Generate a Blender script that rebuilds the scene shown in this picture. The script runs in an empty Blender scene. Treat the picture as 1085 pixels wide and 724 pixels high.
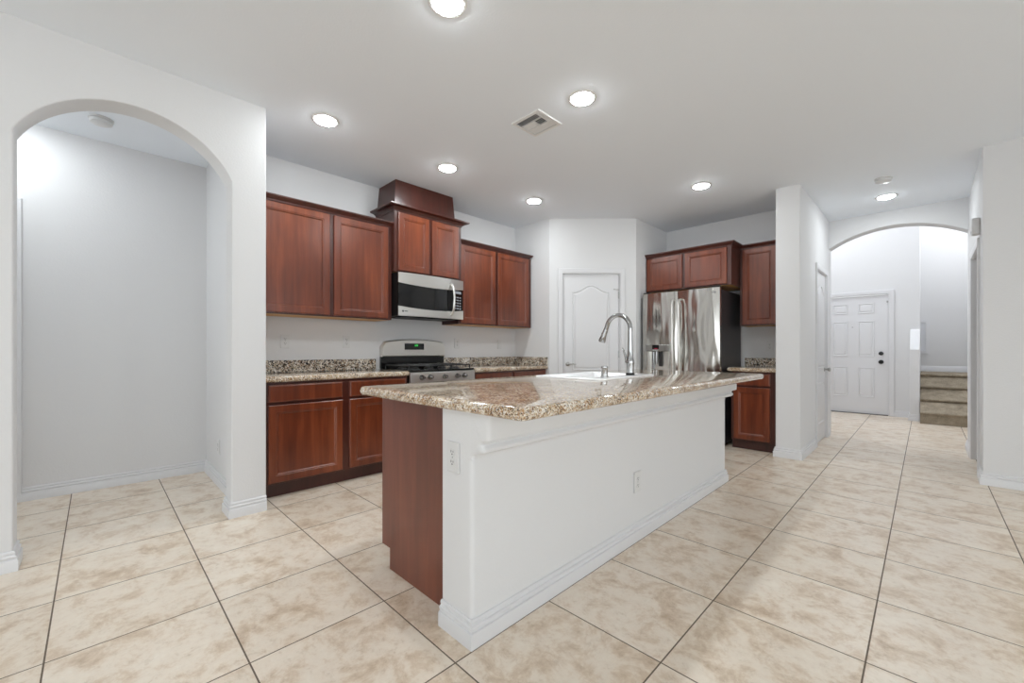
import bpy, bmesh, math
from mathutils import Vector, Matrix
C = bpy.context.scene
COL = C.collection
PI = math.pi

def lin(r, g, b):
    f = lambda c: (c/255)/12.92 if c/255 <= .04045 else ((c/255+.055)/1.055)**2.4
    return (f(r), f(g), f(b), 1)

# ------------------------------------------------------------------ camera, world, exposure
cam_d = bpy.data.cameras.new('camera'); cam = bpy.data.objects.new('camera', cam_d); COL.objects.link(cam)
cam.location = (0, 0, 1.1); cam.rotation_euler = (PI/2, 0, .78331)
cam_d.sensor_width = 36; cam_d.lens = 439.72/1085*36
cam_d.shift_y = (371.19-362)/1085; cam_d.clip_start = .05
C.camera = cam
C.view_settings.view_transform = 'Standard'; C.view_settings.look = 'None'
C.view_settings.exposure = 1.22; C.view_settings.gamma = 1; C.view_settings.use_curve_mapping = False
CAN_POWER = 68.0          # emission strength of the recessed lenses
WORLD = 1.22
FOYER = 31.0
w = bpy.data.worlds.new('world'); C.world = w; w.use_nodes = True
bg = w.node_tree.nodes['Background']; bg.inputs[0].default_value = (.91, .97, 1, 1); bg.inputs[1].default_value = WORLD
def area(name, loc, rot, sx, sy, power, col=(1, 1, 1)):
    l = bpy.data.lights.new(name, 'AREA'); l.shape = 'RECTANGLE'; l.size = sx; l.size_y = sy; l.energy = power; l.color = col
    o = bpy.data.objects.new(name, l); COL.objects.link(o); o.location = loc; o.rotation_euler = rot; return o
# unseen fill added high in the foyer, standing in for window daylight
area('foyer_fill', (-2.2, 8.1, 4.0), (0, -PI/2, 0), 1.6, 1.6, FOYER, (.95, .98, 1))

C.cycles.diffuse_bounces = 10; C.cycles.max_bounces = 14; C.cycles.sample_clamp_indirect = 6

area('landing_fill', (1.2, 9.8, 3.6), (0, PI/2, 0), 1.2, 1.6, FOYER*.5, (.95, .98, 1))  # added fill to brighten stairs and landing, in place of unseen daylight
# ------------------------------------------------------------------ materials
def newmat(name):
    m = bpy.data.materials.new(name); m.use_nodes = True
    nt = m.node_tree; return m, nt, nt.nodes['Principled BSDF']
def simple(name, col, rough=.5, metal=0, coat=0, emit=None, es=0, spec=None):
    m, nt, b = newmat(name)
    b.inputs['Base Color'].default_value = col; b.inputs['Roughness'].default_value = rough; b.inputs['Metallic'].default_value = metal
    if coat: b.inputs['Coat Weight'].default_value = coat; b.inputs['Coat Roughness'].default_value = .15
    if spec is not None: b.inputs['Specular IOR Level'].default_value = spec
    if emit: b.inputs['Emission Color'].default_value = emit; b.inputs['Emission Strength'].default_value = es
    return m
def nd(nt, t, **k):
    n = nt.nodes.new(t)
    for a, v in k.items(): setattr(n, a, v)
    return n
def math_(nt, op, a, b=None, c=None):
    n = nd(nt, 'ShaderNodeMath', operation=op)
    for i, v in enumerate((a, b, c)):
        if v is None: continue
        if isinstance(v, (int, float)): n.inputs[i].default_value = v
        else: nt.links.new(v, n.inputs[i])
    return n.outputs[0]
def ramp(nt, fac, stops):
    r = nd(nt, 'ShaderNodeValToRGB'); e = r.color_ramp.elements
    while len(e) < len(stops): e.new(.5)
    for i, (p, c) in enumerate(stops): e[i].position = p; e[i].color = c
    nt.links.new(fac, r.inputs[0]); return r.outputs[0]
def mixc(nt, fac, a, b, mode='MIX'):
    n = nd(nt, 'ShaderNodeMix', data_type='RGBA', blend_type=mode)
    for s, v in ((n.inputs[0], fac), (n.inputs[6], a), (n.inputs[7], b)):
        if isinstance(v, (int, float, tuple)): s.default_value = v
        else: nt.links.new(v, s)
    return n.outputs[2]
def coords(nt, scale=(1, 1, 1)):
    t = nd(nt, 'ShaderNodeTexCoord'); m = nd(nt, 'ShaderNodeMapping'); m.inputs['Scale'].default_value = scale
    nt.links.new(t.outputs['Object'], m.inputs[0]); return m.outputs[0]
def noise(nt, vec, sc, det=4, rough=.5, dist=0):
    n = nd(nt, 'ShaderNodeTexNoise'); n.inputs['Scale'].default_value = sc; n.inputs['Detail'].default_value = det
    n.inputs['Roughness'].default_value = rough; n.inputs['Distortion'].default_value = dist
    nt.links.new(vec, n.inputs['Vector']); return n.outputs['Fac']
def bump(nt, b, h, strength, dist):
    n = nd(nt, 'ShaderNodeBump'); n.inputs['Strength'].default_value = strength; n.inputs['Distance'].default_value = dist
    nt.links.new(h, n.inputs['Height']); nt.links.new(n.outputs[0], b.inputs['Normal'])

def paint(name, col, rough=.75, bs=.25):
    m, nt, b = newmat(name); b.inputs['Base Color'].default_value = col; b.inputs['Roughness'].default_value = rough
    b.inputs['Specular IOR Level'].default_value = .3
    v = coords(nt); n = noise(nt, v, 90, 3, .55); bump(nt, b, n, bs, .004); return m
M = {}
M['wall'] = paint('wall_paint', lin(217, 217, 218))
M['ceiling'] = paint('ceiling_paint', lin(234, 239, 245), .85, .2)
M['trim'] = simple('trim_paint', lin(216, 216, 218), .35)
M['door'] = simple('door_paint', lin(217, 217, 219), .4)
M['plastic'] = simple('white_plastic', lin(212, 212, 212), .35)
M['plastic_dark'] = simple('slot_dark', lin(60, 60, 60), .6)
M['black'] = simple('black_gloss', lin(12, 12, 13), .12)
M['black_matte'] = simple('black_matte', lin(14, 14, 14), .5)
M['iron'] = simple('cast_iron', lin(22, 22, 23), .28)
M['chrome'] = simple('chrome', lin(178, 178, 178), .1, 1)
M['nickel'] = simple('satin_nickel', lin(170, 170, 168), .28, 1)
M['knob_metal'] = simple('knob_metal', lin(125, 122, 119), .22, 1)
M['black_metal'] = simple('black_hardware', lin(10, 10, 10), .35)
M['ceramic'] = simple('white_sink_enamel', lin(245, 245, 246), .15, coat=.5)
M['dark_side'] = simple('appliance_grey_side', lin(62, 60, 62), .4, .3)
M['maple'] = simple('raw_maple_underside', lin(205, 160, 105), .6)
M['vent_metal'] = simple('vent_white', lin(225, 225, 225), .5)
M['vent_hole'] = simple('vent_shaft', lin(60, 60, 60), .9)
M['lens'] = simple('lamp_lens', lin(255, 255, 255), .5, emit=(.925, .98, 1, 1), es=CAN_POWER)
M['green'] = simple('green_led', lin(10, 40, 15), .4, emit=lin(60, 220, 90), es=1.2)
M['red'] = simple('red_led', lin(40, 8, 15), .4, emit=lin(200, 30, 70), es=.6)
M['button'] = simple('grey_buttons', lin(150, 155, 162), .4)
M['glass_dark'] = simple('oven_glass', lin(20, 20, 21), .08)
M['pane'] = simple('window_pane', lin(220, 222, 226), .4)

def steel(name, col, rough=.22, wave=.0):
    m, nt, b = newmat(name); b.inputs['Metallic'].default_value = 1
    b.inputs['Base Color'].default_value = col; b.inputs['Roughness'].default_value = rough
    v = coords(nt, (1, 1, 1)); v2 = coords(nt, (5.2, 5.2, .9))
    fine = noise(nt, coords(nt, (300, 300, 3)), 1, 2)
    b.inputs['Roughness'].default_value = rough
    if wave:
        wv = noise(nt, v2, 1.6, 1.0, .4, .2); bump(nt, b, wv, wave, .02)
    return m
M['steel'] = steel('stainless_steel', lin(226, 224, 220), .28, 0)
M['steel_wavy'] = steel('stainless_door_sheet', lin(200, 197, 192), .13, .85)

def wood(name, c1, c2, c3, rough=.32):
    m, nt, b = newmat(name)
    v = coords(nt, (14, 14, .9)); n = noise(nt, v, 1.6, 5, .6, .35)
    v2 = coords(nt, (2.2, 2.2, .8)); n2 = noise(nt, v2, 1.3, 3, .5, .3)
    f = math_(nt, 'ADD', math_(nt, 'MULTIPLY', n, .5), math_(nt, 'MULTIPLY', n2, .5))
    col = ramp(nt, f, [(.32, c1), (.5, c2), (.68, c3)])
    v3 = coords(nt, (110, 110, 2.5)); n3 = noise(nt, v3, 1, 2, .5)
    col = mixc(nt, math_(nt, 'MULTIPLY', n3, .22), col, c1)
    nt.links.new(col, b.inputs['Base Color']); b.inputs['Roughness'].default_value = rough
    b.inputs['Coat Weight'].default_value = .4; b.inputs['Coat Roughness'].default_value = .28
    bump(nt, b, n, .03, .001); return m
M['wood'] = wood('cherry_stained_wood', lin(78, 30, 14), lin(112, 51, 26), lin(144, 74, 42), .28)
M['wood_body'] = wood('cherry_frame_shaded', lin(54, 21, 14), lin(72, 30, 20), lin(90, 40, 27), .3)  # darker copy of the door wood, frame and crown shade put into it
M['wood_panel'] = wood('cherry_veneer_panel', lin(84, 38, 22), lin(108, 52, 33), lin(126, 65, 42), .4)
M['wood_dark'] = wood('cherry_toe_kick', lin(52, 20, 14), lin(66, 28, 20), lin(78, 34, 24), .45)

def granite(name, base, tan, dark, dm=.5, tanpos=(.42, .62), SC=105):
    m, nt, b = newmat(name); v = coords(nt)
    def cells(sc, rnd=1):
        wv = nd(nt, 'ShaderNodeTexVoronoi', feature='F1'); wv.inputs['Scale'].default_value = sc
        ad = nd(nt, 'ShaderNodeVectorMath', operation='MULTIPLY_ADD'); t = nd(nt, 'ShaderNodeTexNoise'); t.inputs['Scale'].default_value = sc*.8
        nt.links.new(v, t.inputs['Vector']); nt.links.new(t.outputs['Color'], ad.inputs[0]); ad.inputs[1].default_value = (2.2/sc,)*3; nt.links.new(v, ad.inputs[2])
        nt.links.new(ad.outputs[0], wv.inputs['Vector'])
        sp = nd(nt, 'ShaderNodeSeparateColor'); nt.links.new(wv.outputs['Color'], sp.inputs[0]); return sp.outputs
    c1 = cells(SC); c2 = cells(SC*1.75); n2 = noise(nt, v, 11, 4, .6, .5)
    f = math_(nt, 'ADD', math_(nt, 'MULTIPLY', c1[0], .8), math_(nt, 'MULTIPLY', math_(nt, 'SUBTRACT', n2, .5), 1.0))
    col = ramp(nt, f, [(.0, lin(232, 226, 216)), (.25, base), (tanpos[0], base), (tanpos[1], tan), (.95, tan)])
    g = math_(nt, 'ADD', c2[1], math_(nt, 'MULTIPLY', math_(nt, 'SUBTRACT', n2, .5), .8))
    dk = ramp(nt, g, [(dm, (0, 0, 0, 1)), (dm+.02, (1, 1, 1, 1))])
    col = mixc(nt, dk, col, dark)
    wh = ramp(nt, c2[2], [(.86, (0, 0, 0, 1)), (.88, (1, 1, 1, 1))])
    col = mixc(nt, math_(nt, 'MULTIPLY', wh, .75), col, lin(232, 226, 218))
    nt.links.new(col, b.inputs['Base Color']); b.inputs['Roughness'].default_value = .1
    b.inputs['Coat Weight'].default_value = .5; b.inputs['Coat Roughness'].default_value = .04
    return m
M['granite'] = granite('speckled_granite', lin(202, 184, 157), lin(166, 130, 92), lin(74, 52, 40), .76, SC=150)
M['granite_splash'] = granite('speckled_granite_splash', lin(196, 184, 166), lin(142, 116, 90), lin(40, 34, 32), .62, SC=75)

# floor: square tiles with dark grout
def floor_mat():
    m, nt, b = newmat('travertine_tile'); T = .5106; X0 = -2.1917; Y0 = -.1278
    tc = nd(nt, 'ShaderNodeTexCoord'); s = nd(nt, 'ShaderNodeSeparateXYZ'); nt.links.new(tc.outputs['Object'], s.inputs[0])
    ux = math_(nt, 'DIVIDE', math_(nt, 'SUBTRACT', s.outputs[0], X0), T); uy = math_(nt, 'DIVIDE', math_(nt, 'SUBTRACT', s.outputs[1], Y0), T)
    def edge(u):
        f = math_(nt, 'FRACT', math_(nt, 'ADD', u, 100.0)); return math_(nt, 'MINIMUM', f, math_(nt, 'SUBTRACT', 1.0, f))
    ed = math_(nt, 'MINIMUM', edge(ux), edge(uy))
    tile = math_(nt, 'GREATER_THAN', ed, .0052)
    soft = math_(nt, 'SMOOTH_MIN', ed, .012, .004)
    cx = nd(nt, 'ShaderNodeCombineXYZ'); nt.links.new(math_(nt, 'FLOOR', ux), cx.inputs[0]); nt.links.new(math_(nt, 'FLOOR', uy), cx.inputs[1])
    wn = nd(nt, 'ShaderNodeTexWhiteNoise', noise_dimensions='3D'); nt.links.new(cx.outputs[0], wn.inputs[0])
    off = nd(nt, 'ShaderNodeVectorMath', operation='MULTIPLY_ADD'); nt.links.new(wn.outputs['Color'], off.inputs[0])
    off.inputs[1].default_value = (9, 9, 9); nt.links.new(tc.outputs['Object'], off.inputs[2])
    vec = off.outputs[0]
    n1 = noise(nt, vec, 7.0, 10, .74, .3); n2 = noise(nt, vec, 24, 8, .75, .3); n3 = noise(nt, vec, 50, 3, .6)
    col = ramp(nt, n1, [(.33, lin(194, 172, 148)), (.44, lin(216, 199, 179)), (.52, lin(229, 217, 202)), (.68, lin(234, 225, 212))])
    fine = ramp(nt, n2, [(.34, (.78, .73, .67, 1)), (.45, (.96, .95, .94, 1)), (.7, (1.04, 1.04, 1.04, 1))])
    col = mixc(nt, .75, col, fine, 'MULTIPLY')
    tv = ramp(nt, wn.outputs['Value'], [(0, (.95, .94, .92, 1)), (1, (1.02, 1.02, 1.02, 1))])
    col = mixc(nt, 1., col, tv, 'MULTIPLY')
    col = mixc(nt, tile, lin(104, 90, 76), col)
    nt.links.new(col, b.inputs['Base Color'])
    r = math_(nt, 'ADD', math_(nt, 'MULTIPLY', n2, .15), .24); nt.links.new(math_(nt, 'ADD', r, math_(nt, 'MULTIPLY', math_(nt, 'SUBTRACT', 1.0, tile), .4)), b.inputs['Roughness'])
    h = math_(nt, 'ADD', math_(nt, 'MULTIPLY', soft, 60.), math_(nt, 'MULTIPLY', n2, .25)); bump(nt, b, h, .35, .002)
    return m
M['floor'] = floor_mat()
def carpet():
    m, nt, b = newmat('brown_carpet'); v = coords(nt); n = noise(nt, v, 120, 3, .7); n2 = noise(nt, v, 12, 3)
    f = math_(nt, 'ADD', math_(nt, 'MULTIPLY', n, .7), math_(nt, 'MULTIPLY', n2, .3))
    nt.links.new(ramp(nt, f, [(.35, lin(104, 94, 80)), (.65, lin(186, 172, 150))]), b.inputs['Base Color'])
    b.inputs['Roughness'].default_value = .95; bump(nt, b, n, .8, .01); return m
M['carpet'] = carpet()

# ------------------------------------------------------------------ mesh helpers
class MB:
    def __init__(s): s.v = []; s.f = []
    def add(s, vs, fs):
        k = len(s.v); s.v += [tuple(v) for v in vs]; s.f += [tuple(i+k for i in f) for f in fs]; return s
    def box(s, x0, x1, y0, y1, z0, z1):
        return s.add([(x0, y0, z0), (x1, y0, z0), (x1, y1, z0), (x0, y1, z0), (x0, y0, z1), (x1, y0, z1), (x1, y1, z1), (x0, y1, z1)],
                     [(0, 3, 2, 1), (4, 5, 6, 7), (0, 1, 5, 4), (1, 2, 6, 5), (2, 3, 7, 6), (3, 0, 4, 7)])
    def loft(s, rings, cap0=True, cap1=True, closed=True):
        n = len(rings[0]); vs = [p for r in rings for p in r]; fs = []
        for i in range(len(rings)-1):
            for j in range(n if closed else n-1):
                a = i*n+j; b = i*n+(j+1) % n; fs.append((a, b, b+n, a+n))
        if cap0: fs.append(tuple(reversed(range(n))))
        if cap1: fs.append(tuple(range((len(rings)-1)*n, len(rings)*n)))
        return s.add(vs, fs)
    def prism(s, poly, a, b, axis='z'):
        def P(p, h):
            return {'z': (p[0], p[1], h), 'y': (p[0], h, p[1]), 'x': (h, p[0], p[1])}[axis]
        return s.loft([[P(p, a) for p in poly], [P(p, b) for p in poly]])
    def tube(s, path, r, n=12, cap=True):
        path = [Vector(p) for p in path]; rings = []; up = None
        for i, p in enumerate(path):
            t = (path[min(i+1, len(path)-1)]-path[max(i-1, 0)]).normalized()
            if up is None: up = t.orthogonal().normalized()
            up = (up-t*up.dot(t)).normalized(); sd = t.cross(up)
            rr = r[i] if isinstance(r, (list, tuple)) else r
            rings.append([p+(up*math.cos(2*PI*k/n)+sd*math.sin(2*PI*k/n))*rr for k in range(n)])
        return s.loft(rings, cap, cap)
    def lathe(s, prof, c=(0, 0, 0), axis='z', n=24):
        rings = []
        for r, h in prof:
            ring = []
            for k in range(n):
                a = 2*PI*k/n; x, y = r*math.cos(a), r*math.sin(a)
                ring.append({'z': (c[0]+x, c[1]+y, c[2]+h), 'y': (c[0]+x, c[1]+h, c[2]+y), 'x': (c[0]+h, c[1]+x, c[2]+y)}[axis])
            rings.append(ring)
        return s.loft(rings)
    def sweep(s, path, prof, closed=False):
        """plan path [(x,y)], profile [(out, z)]; out is to the right of travel; mitred."""
        n = len(path); rings = []
        for i in range(n):
            p = Vector(path[i])
            d0 = (p-Vector(path[i-1])).normalized() if (i > 0 or closed) else None
            d1 = (Vector(path[(i+1) % n])-p).normalized() if (i < n-1 or closed) else None
            if d0 is None: d0 = d1
            if d1 is None: d1 = d0
            n0 = Vector((d0.y, -d0.x)); n1 = Vector((d1.y, -d1.x)); m = (n0+n1).normalized(); m = m/max(.2, m.dot(n0))
            rings.append([(p.x+m.x*o, p.y+m.y*o, z) for o, z in prof])
        if closed: rings.append(rings[0])
        return s.loft(rings, not closed, not closed)
    def build(s, name, mat, parent=None, smooth=40, bevel=0, seg=2, loc=None):
        me = bpy.data.meshes.new(name); me.from_pydata(s.v, [], s.f)
        bm = bmesh.new(); bm.from_mesh(me); bmesh.ops.recalc_face_normals(bm, faces=bm.faces); bm.to_mesh(me); bm.free()
        for p in me.polygons: p.use_smooth = True
        me.set_sharp_from_angle(angle=math.radians(smooth))
        me.materials.append(mat)
        o = bpy.data.objects.new(name, me); COL.objects.link(o)
        if bevel:
            md = o.modifiers.new('bevel', 'BEVEL'); md.width = bevel; md.segments = seg; md.limit_method = 'ANGLE'; md.angle_limit = math.radians(50)
            md.harden_normals = True
        if parent: o.parent = parent
        if loc: o.location = loc
        return o
def thing(name, label, cat, loc=(0, 0, 0), rz=0, group=None):
    o = bpy.data.objects.new(name, None); COL.objects.link(o); o.location = loc; o.rotation_euler = (0, 0, rz); o.empty_display_size = .1
    o['label'] = label; o['category'] = cat
    if group: o['group'] = group
    return o
def tag(o, label, cat, group=None):
    o['label'] = label; o['category'] = cat
    if group: o['group'] = group
    return o
def struct(o): o['kind'] = 'structure'; return o
def copy_tree(o, parent=None):
    c = o.copy(); COL.objects.link(c)
    if parent: c.parent = parent
    for ch in list(o.children): copy_tree(ch, c)
    return c
def inset(poly, d):
    n = len(poly); out = []
    area_ = sum(poly[i][0]*poly[(i+1) % n][1]-poly[(i+1) % n][0]*poly[i][1] for i in range(n))
    sg = 1 if area_ > 0 else -1
    for i in range(n):
        p = Vector(poly[i]); d0 = (p-Vector(poly[i-1])).normalized(); d1 = (Vector(poly[(i+1) % n])-p).normalized()
        n0 = Vector((-d0.y, d0.x))*sg; n1 = Vector((-d1.y, d1.x))*sg; m = (n0+n1).normalized(); m = m/max(.35, m.dot(n0))
        out.append((p.x+m.x*d, p.y+m.y*d))
    return out
def rect(x0, x1, z0, z1): return [(x0, z0), (x1, z0), (x1, z1), (x0, z1)]
def rings_panel(mb, poly, steps, back=None, cap0=True):
    """steps [(inset, y)] on an (x,z) outline, front faces towards -y"""
    rs = []
    for d, y in steps:
        q = inset(poly, d) if d else poly
        rs.append([(x, y, z) for x, z in q])
    mb.loft(rs, cap0, True); return mb

# ------------------------------------------------------------------ structure
CZ = 2.765
def wall(name, outline, a, b, axis, mat='wall', bevel=.008):
    return struct(MB().prism(outline, a, b, axis).build(name, M[mat], smooth=30, bevel=bevel, seg=3))
def arch_pts(c, half, spring, rise, n=24):
    R = (half*half+rise*rise)/(2*rise); zc = spring+rise-R; a0 = math.asin(half/R)
    return [(c+R*math.sin(-a0+2*a0*i/n), zc+R*math.cos(-a0+2*a0*i/n)) for i in range(n+1)]

struct(MB().box(-6, 5, -5, 11.2, -.1, 0).build('floor', M['floor']))
struct(MB().box(-6, 5, -5, 6.80, CZ, CZ+.15).build('ceiling', M['ceiling']))
struct(MB().box(-2.6, 1.5, 6.88, 11, 5.2, 5.3).build('ceiling_foyer', M['ceiling']))
# arched wall at the left (plane x=-3.22)
ap = arch_pts(.17, .46, 2.205, .30)
wall('wall_left_arch', [(-5, 0), (-.29, 0)]+ap+[(.63, 0), (.832, 0), (.832, CZ+.05), (-5, CZ+.05)], -3.39, -3.22, 'x')
wall('wall_left_kitchen', [(-4.77, .715), (-3.38, .715), (-3.38, .829), (-3.98, .829), (-3.98, 4.17), (-4.10, 4.17), (-4.10, .835), (-4.77, .835)], 0, CZ, 'z', bevel=0)
wall('wall_left_alcove', [(-5, 0), (.716, 0), (.716, CZ), (-5, CZ)], -4.77, -4.65, 'x', bevel=0)
# corner pantry
A = Vector((-3.365, 4.05)); B = Vector((-2.59, 4.825)); PL = (B-A).length
wall('wall_pantry_left', [(-4.1, 4.05), (-3.365, 4.05), (-3.415, 4.17), (-4.1, 4.17)], 0, CZ, 'z', bevel=0)
pw = MB().prism([(0, 0), (.155, 0), (.155, 2.085), (.905, 2.085), (.905, 0), (PL, 0), (PL, CZ), (0, CZ)], 0, .12, 'y').build('wall_pantry', M['wall'], smooth=30)
pw.location = (A.x, A.y, 0); pw.rotation_euler = (0, 0, PI/4); struct(pw)
wall('wall_pantry_right', [(-2.59, 4.825), (-2.59, 5.82), (-2.71, 5.82), (-2.71, 4.875)], 0, CZ, 'z', bevel=0)
wall('wall_back', [(-2.72, 5.70), (-1.10, 5.70), (-1.10, 5.82), (-2.72, 5.82)], 0, CZ, 'z', bevel=0)
# stub wall with the closet door
SX = -.885
wall('wall_hall_left', [(4.97, 0), (5.83, 0), (5.83, 2.05), (6.53, 2.05), (6.53, 0), (6.72, 0), (6.72, CZ+.05), (4.97, CZ+.05)], -1.10, SX, 'x', bevel=.01)
RX = .335
ap2 = arch_pts((SX+RX)/2, (RX-SX)/2, 2.405, .185)
wall('wall_hall_arch', [(-2.5, 0), (SX, 0)]+ap2+[(RX, 0), (1.3, 0), (1.3, 5.2), (-2.5, 5.2)], 6.70, 6.88, 'y', bevel=.004)
wall('wall_hall_right', [(5.25, 0), (5.43, 0), (5.43, 2.03), (6.25, 2.03), (6.25, 0), (6.72, 0), (6.72, CZ+.05), (5.25, CZ+.05)], RX, RX+.12, 'x', bevel=.003)
wall('wall_right', [(RX, 5.13), (4.5, 5.13), (4.5, 5.25), (RX, 5.25)], 0, CZ, 'z', bevel=0)
wall('wall_side_room', [(1.3, 5.25), (1.4, 5.25), (1.4, 6.7), (1.3, 6.7)], 0, CZ, 'z', bevel=0)
# unseen rear and right side of the room; openings shaped to let daylight in
wall('wall_rear', [(-5, 0), (-4.6, 0), (-4.6, 2.3), (-3.45, 2.3), (-3.45, 0), (-1.3, 0), (-1.3, 2.2), (3.9, 2.2), (3.9, 0), (5, 0), (5, CZ), (-5, CZ)], -5.1, -5, 'y', bevel=0)
wall('wall_far_right', [(-5, 0), (-3.5, 0), (-3.5, 2.3), (3.2, 2.3), (3.2, 0), (5.2, 0), (5.2, CZ), (-5, CZ)], 4.5, 4.6, 'x', bevel=0)
# foyer
FX = -.062
wall('wall_foyer_front', [(-2.5, 0), (-1.385, 0), (-1.385, 2.06), (-.42, 2.06), (-.42, 0), (FX, 0), (FX, 5.2), (-2.5, 5.2)], 9.35, 9.47, 'y', bevel=0)
wall('wall_foyer_left', [(-2.5, 6.88), (-2.38, 6.88), (-2.38, 9.35), (-2.5, 9.35)], 0, 5.2, 'z', bevel=0)
wall('wall_foyer_right', [(1.25, 6.88), (1.37, 6.88), (1.37, 11), (1.25, 11)], 0, 5.2, 'z', bevel=0)
wall('wall_stair_side', [(FX-.12, 9.47), (FX, 9.47), (FX, 10.6), (FX-.12, 10.6)], 0, 5.2, 'z', bevel=0)
wall('wall_landing', [(FX-.12, 10.5), (1.25, 10.5), (1.25, 10.62), (FX-.12, 10.62)], 0, 5.2, 'z', bevel=0)
# sloped knee wall beside the stairs
wall('wall_stair_knee', [(8.98, 0), (9.35, 0), (9.35, 1.44), (9.31, 1.44), (8.98, 1.11)], -.172, -.060, 'x', bevel=.004)

# baseboards
BB = [(0, 0), (.019, 0), (.019, .052), (.017, .057), (.011, .059), (.0105, .064), (.014, .068), (.0145, .074), (.012, .078), (.007, .080), (.0065, .085), (.009, .089), (.008, .095), (.004, .1), (0, .1)]
def baseboard(name, path):
    return struct(MB().sweep(path[::-1], BB).build(name, M['trim'], smooth=25))
baseboard('baseboard_left_pillar', [(-3.98, .832), (-3.22, .832), (-3.22, .63), (-3.39, .63), (-3.39, .715), (-4.65, .715), (-4.65, -5)][1:])
baseboard('baseboard_left_arch', [(-3.39, -.29), (-3.22, -.29), (-3.22, -5)])
baseboard('baseboard_hall_left', [(SX, 5.77), (SX, 4.97), (-1.10, 4.97), (-1.10, 5.05)])
baseboard('baseboard_hall_left_end', [(SX, 6.70), (SX, 6.59)])
baseboard('baseboard_right', [(4.5, 5.13), (RX, 5.13), (RX, 5.365)])
baseboard('baseboard_hall_right', [(RX, 6.315), (RX, 6.88)])
baseboard('baseboard_foyer_front', [(-.172, 9.35), (-.375, 9.35)])
baseboard('baseboard_stair_knee', [(-.060, 8.98), (-.172, 8.98), (-.172, 9.35)])
struct(MB().sweep([(FX, 10.5), (1.25, 10.5)], [(0, .72), (.016, .72), (.016, .80), (0, .82)]).build('baseboard_landing', M['trim']))
baseboard('baseboard_pantry_left', [(A.x+.104/1.4142, A.y+.104/1.4142), (A.x, A.y), (-3.40, 4.05)])
baseboard('baseboard_pantry_right', [(-2.59, 5.70), (-2.59, 4.825), (A.x+.982/1.4142, A.y+.982/1.4142)])

# ------------------------------------------------------------------ doors of the setting
def casing(name, parent, x0, x1, z1, wd=.058, mat='trim', y=0):
    """U-shaped door casing around an opening, proud of a wall whose face is at y"""
    prof = [(0, y), (0, y-.010), (.012, y-.014), (.04, y-.018), (wd-.004, y-.018), (wd, y-.012), (wd, y)]
    rings = []
    for (cx, cz, sx, sz) in ((x0, 0, -1, 0), (x0, z1, -1, 1), (x1, z1, 1, 1), (x1, 0, 1, 0)):
        rings.append([(cx+sx*d, yy, cz+sz*d) for d, yy in prof])
    return MB().loft(rings).build(name, M[mat], parent, smooth=30)
def arch_panel(x0, x1, z0, zs, rise):
    """cathedral panel outline: flat shoulders, raised middle"""
    pts = [(x0, z0), (x1, z0), (x1, zs)]
    n = 22
    for i in range(1, n):
        t = i/n; x = x1+(x0-x1)*t; u = min(max((min(t, 1-t)-.06)/.44, 0), 1)
        pts.append((x, zs+rise*(.5-.5*math.cos(PI*u))))
    pts.append((x0, zs)); return pts
def moulded_door(name, parent, x0, x1, z1, t, panels, y=.0):
    mb = MB().box(x0, x1, y, y+t, .008, z1)
    for p in panels:
        rings_panel(mb, p, [(0, y-.0001), (.003, y-.009), (.010, y-.010), (.018, y-.001), (.026, y-.001), (.040, y-.009), (.046, y-.0095)], cap0=False)
    return mb.build(name, M['door'], parent, smooth=25)
def jamb(parent, x0, x1, z1, y0, y1, th=.015):
    mb = MB().box(x0, x0+th, y0, y1, 0, z1).box(x1-th, x1, y0, y1, 0, z1).box(x0+th, x1-th, y0, y1, z1-th, z1)
    return mb.build('door_jamb', M['trim'], parent)
def lever(parent, x, z, y, dirx, mat='nickel', L=.1):
    h = MB().lathe([(.0, 0), (.026, 0), (.027, -.004), (.024, -.010), (.010, -.013), (.0095, -.045), (0, -.045)], (x, y, z), 'y', 20)
    h.tube([(x, y-.042, z), (x+dirx*.03, y-.046, z+.001), (x+dirx*.07, y-.046, z), (x+dirx*L, y-.040, z-.004)], [.009, .0085, .0075, .006], 10)
    return h.build('door_handle', M[mat], parent, smooth=50)
def hinge(parent, x, z, y):
    return MB().tube([(x, y-.006, z-.045), (x, y-.006, z+.045)], .006, 8).box(x-.016, x+.016, y-.003, y, z-.044, z+.044).build('hinge', M['nickel'], parent)

# pantry door (diagonal)
r = bpy.data.objects.new('door_1', None); COL.objects.link(r); struct(r); r.location = (A.x, A.y, 0); r.rotation_euler = (0, 0, PI/4)
casing('door_casing', r, .165, .895, 2.075); jamb(r, .157, .903, 2.083, .0, .12)
moulded_door('door_slab', r, .176, .884, 2.062, .035, [arch_panel(.29, .77, .845, 1.845, .085), rect(.29, .77, .22, .72)], .03)
MB().tube([(.889, .020, 1.862), (.870, .004, 1.866), (.815, -.010, 1.868)], .004, 8).lathe([(0, 0), (.008, 0), (.008, -.012), (0, -.012)], (.815, -.004, 1.868), 'y', 10).build('hinge_stop', M['nickel'], r)
lever(r, .235, .925, .03, 1); [hinge(r, .889, z, .028) for z in (.25, 1.05, 1.80)]
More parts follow.
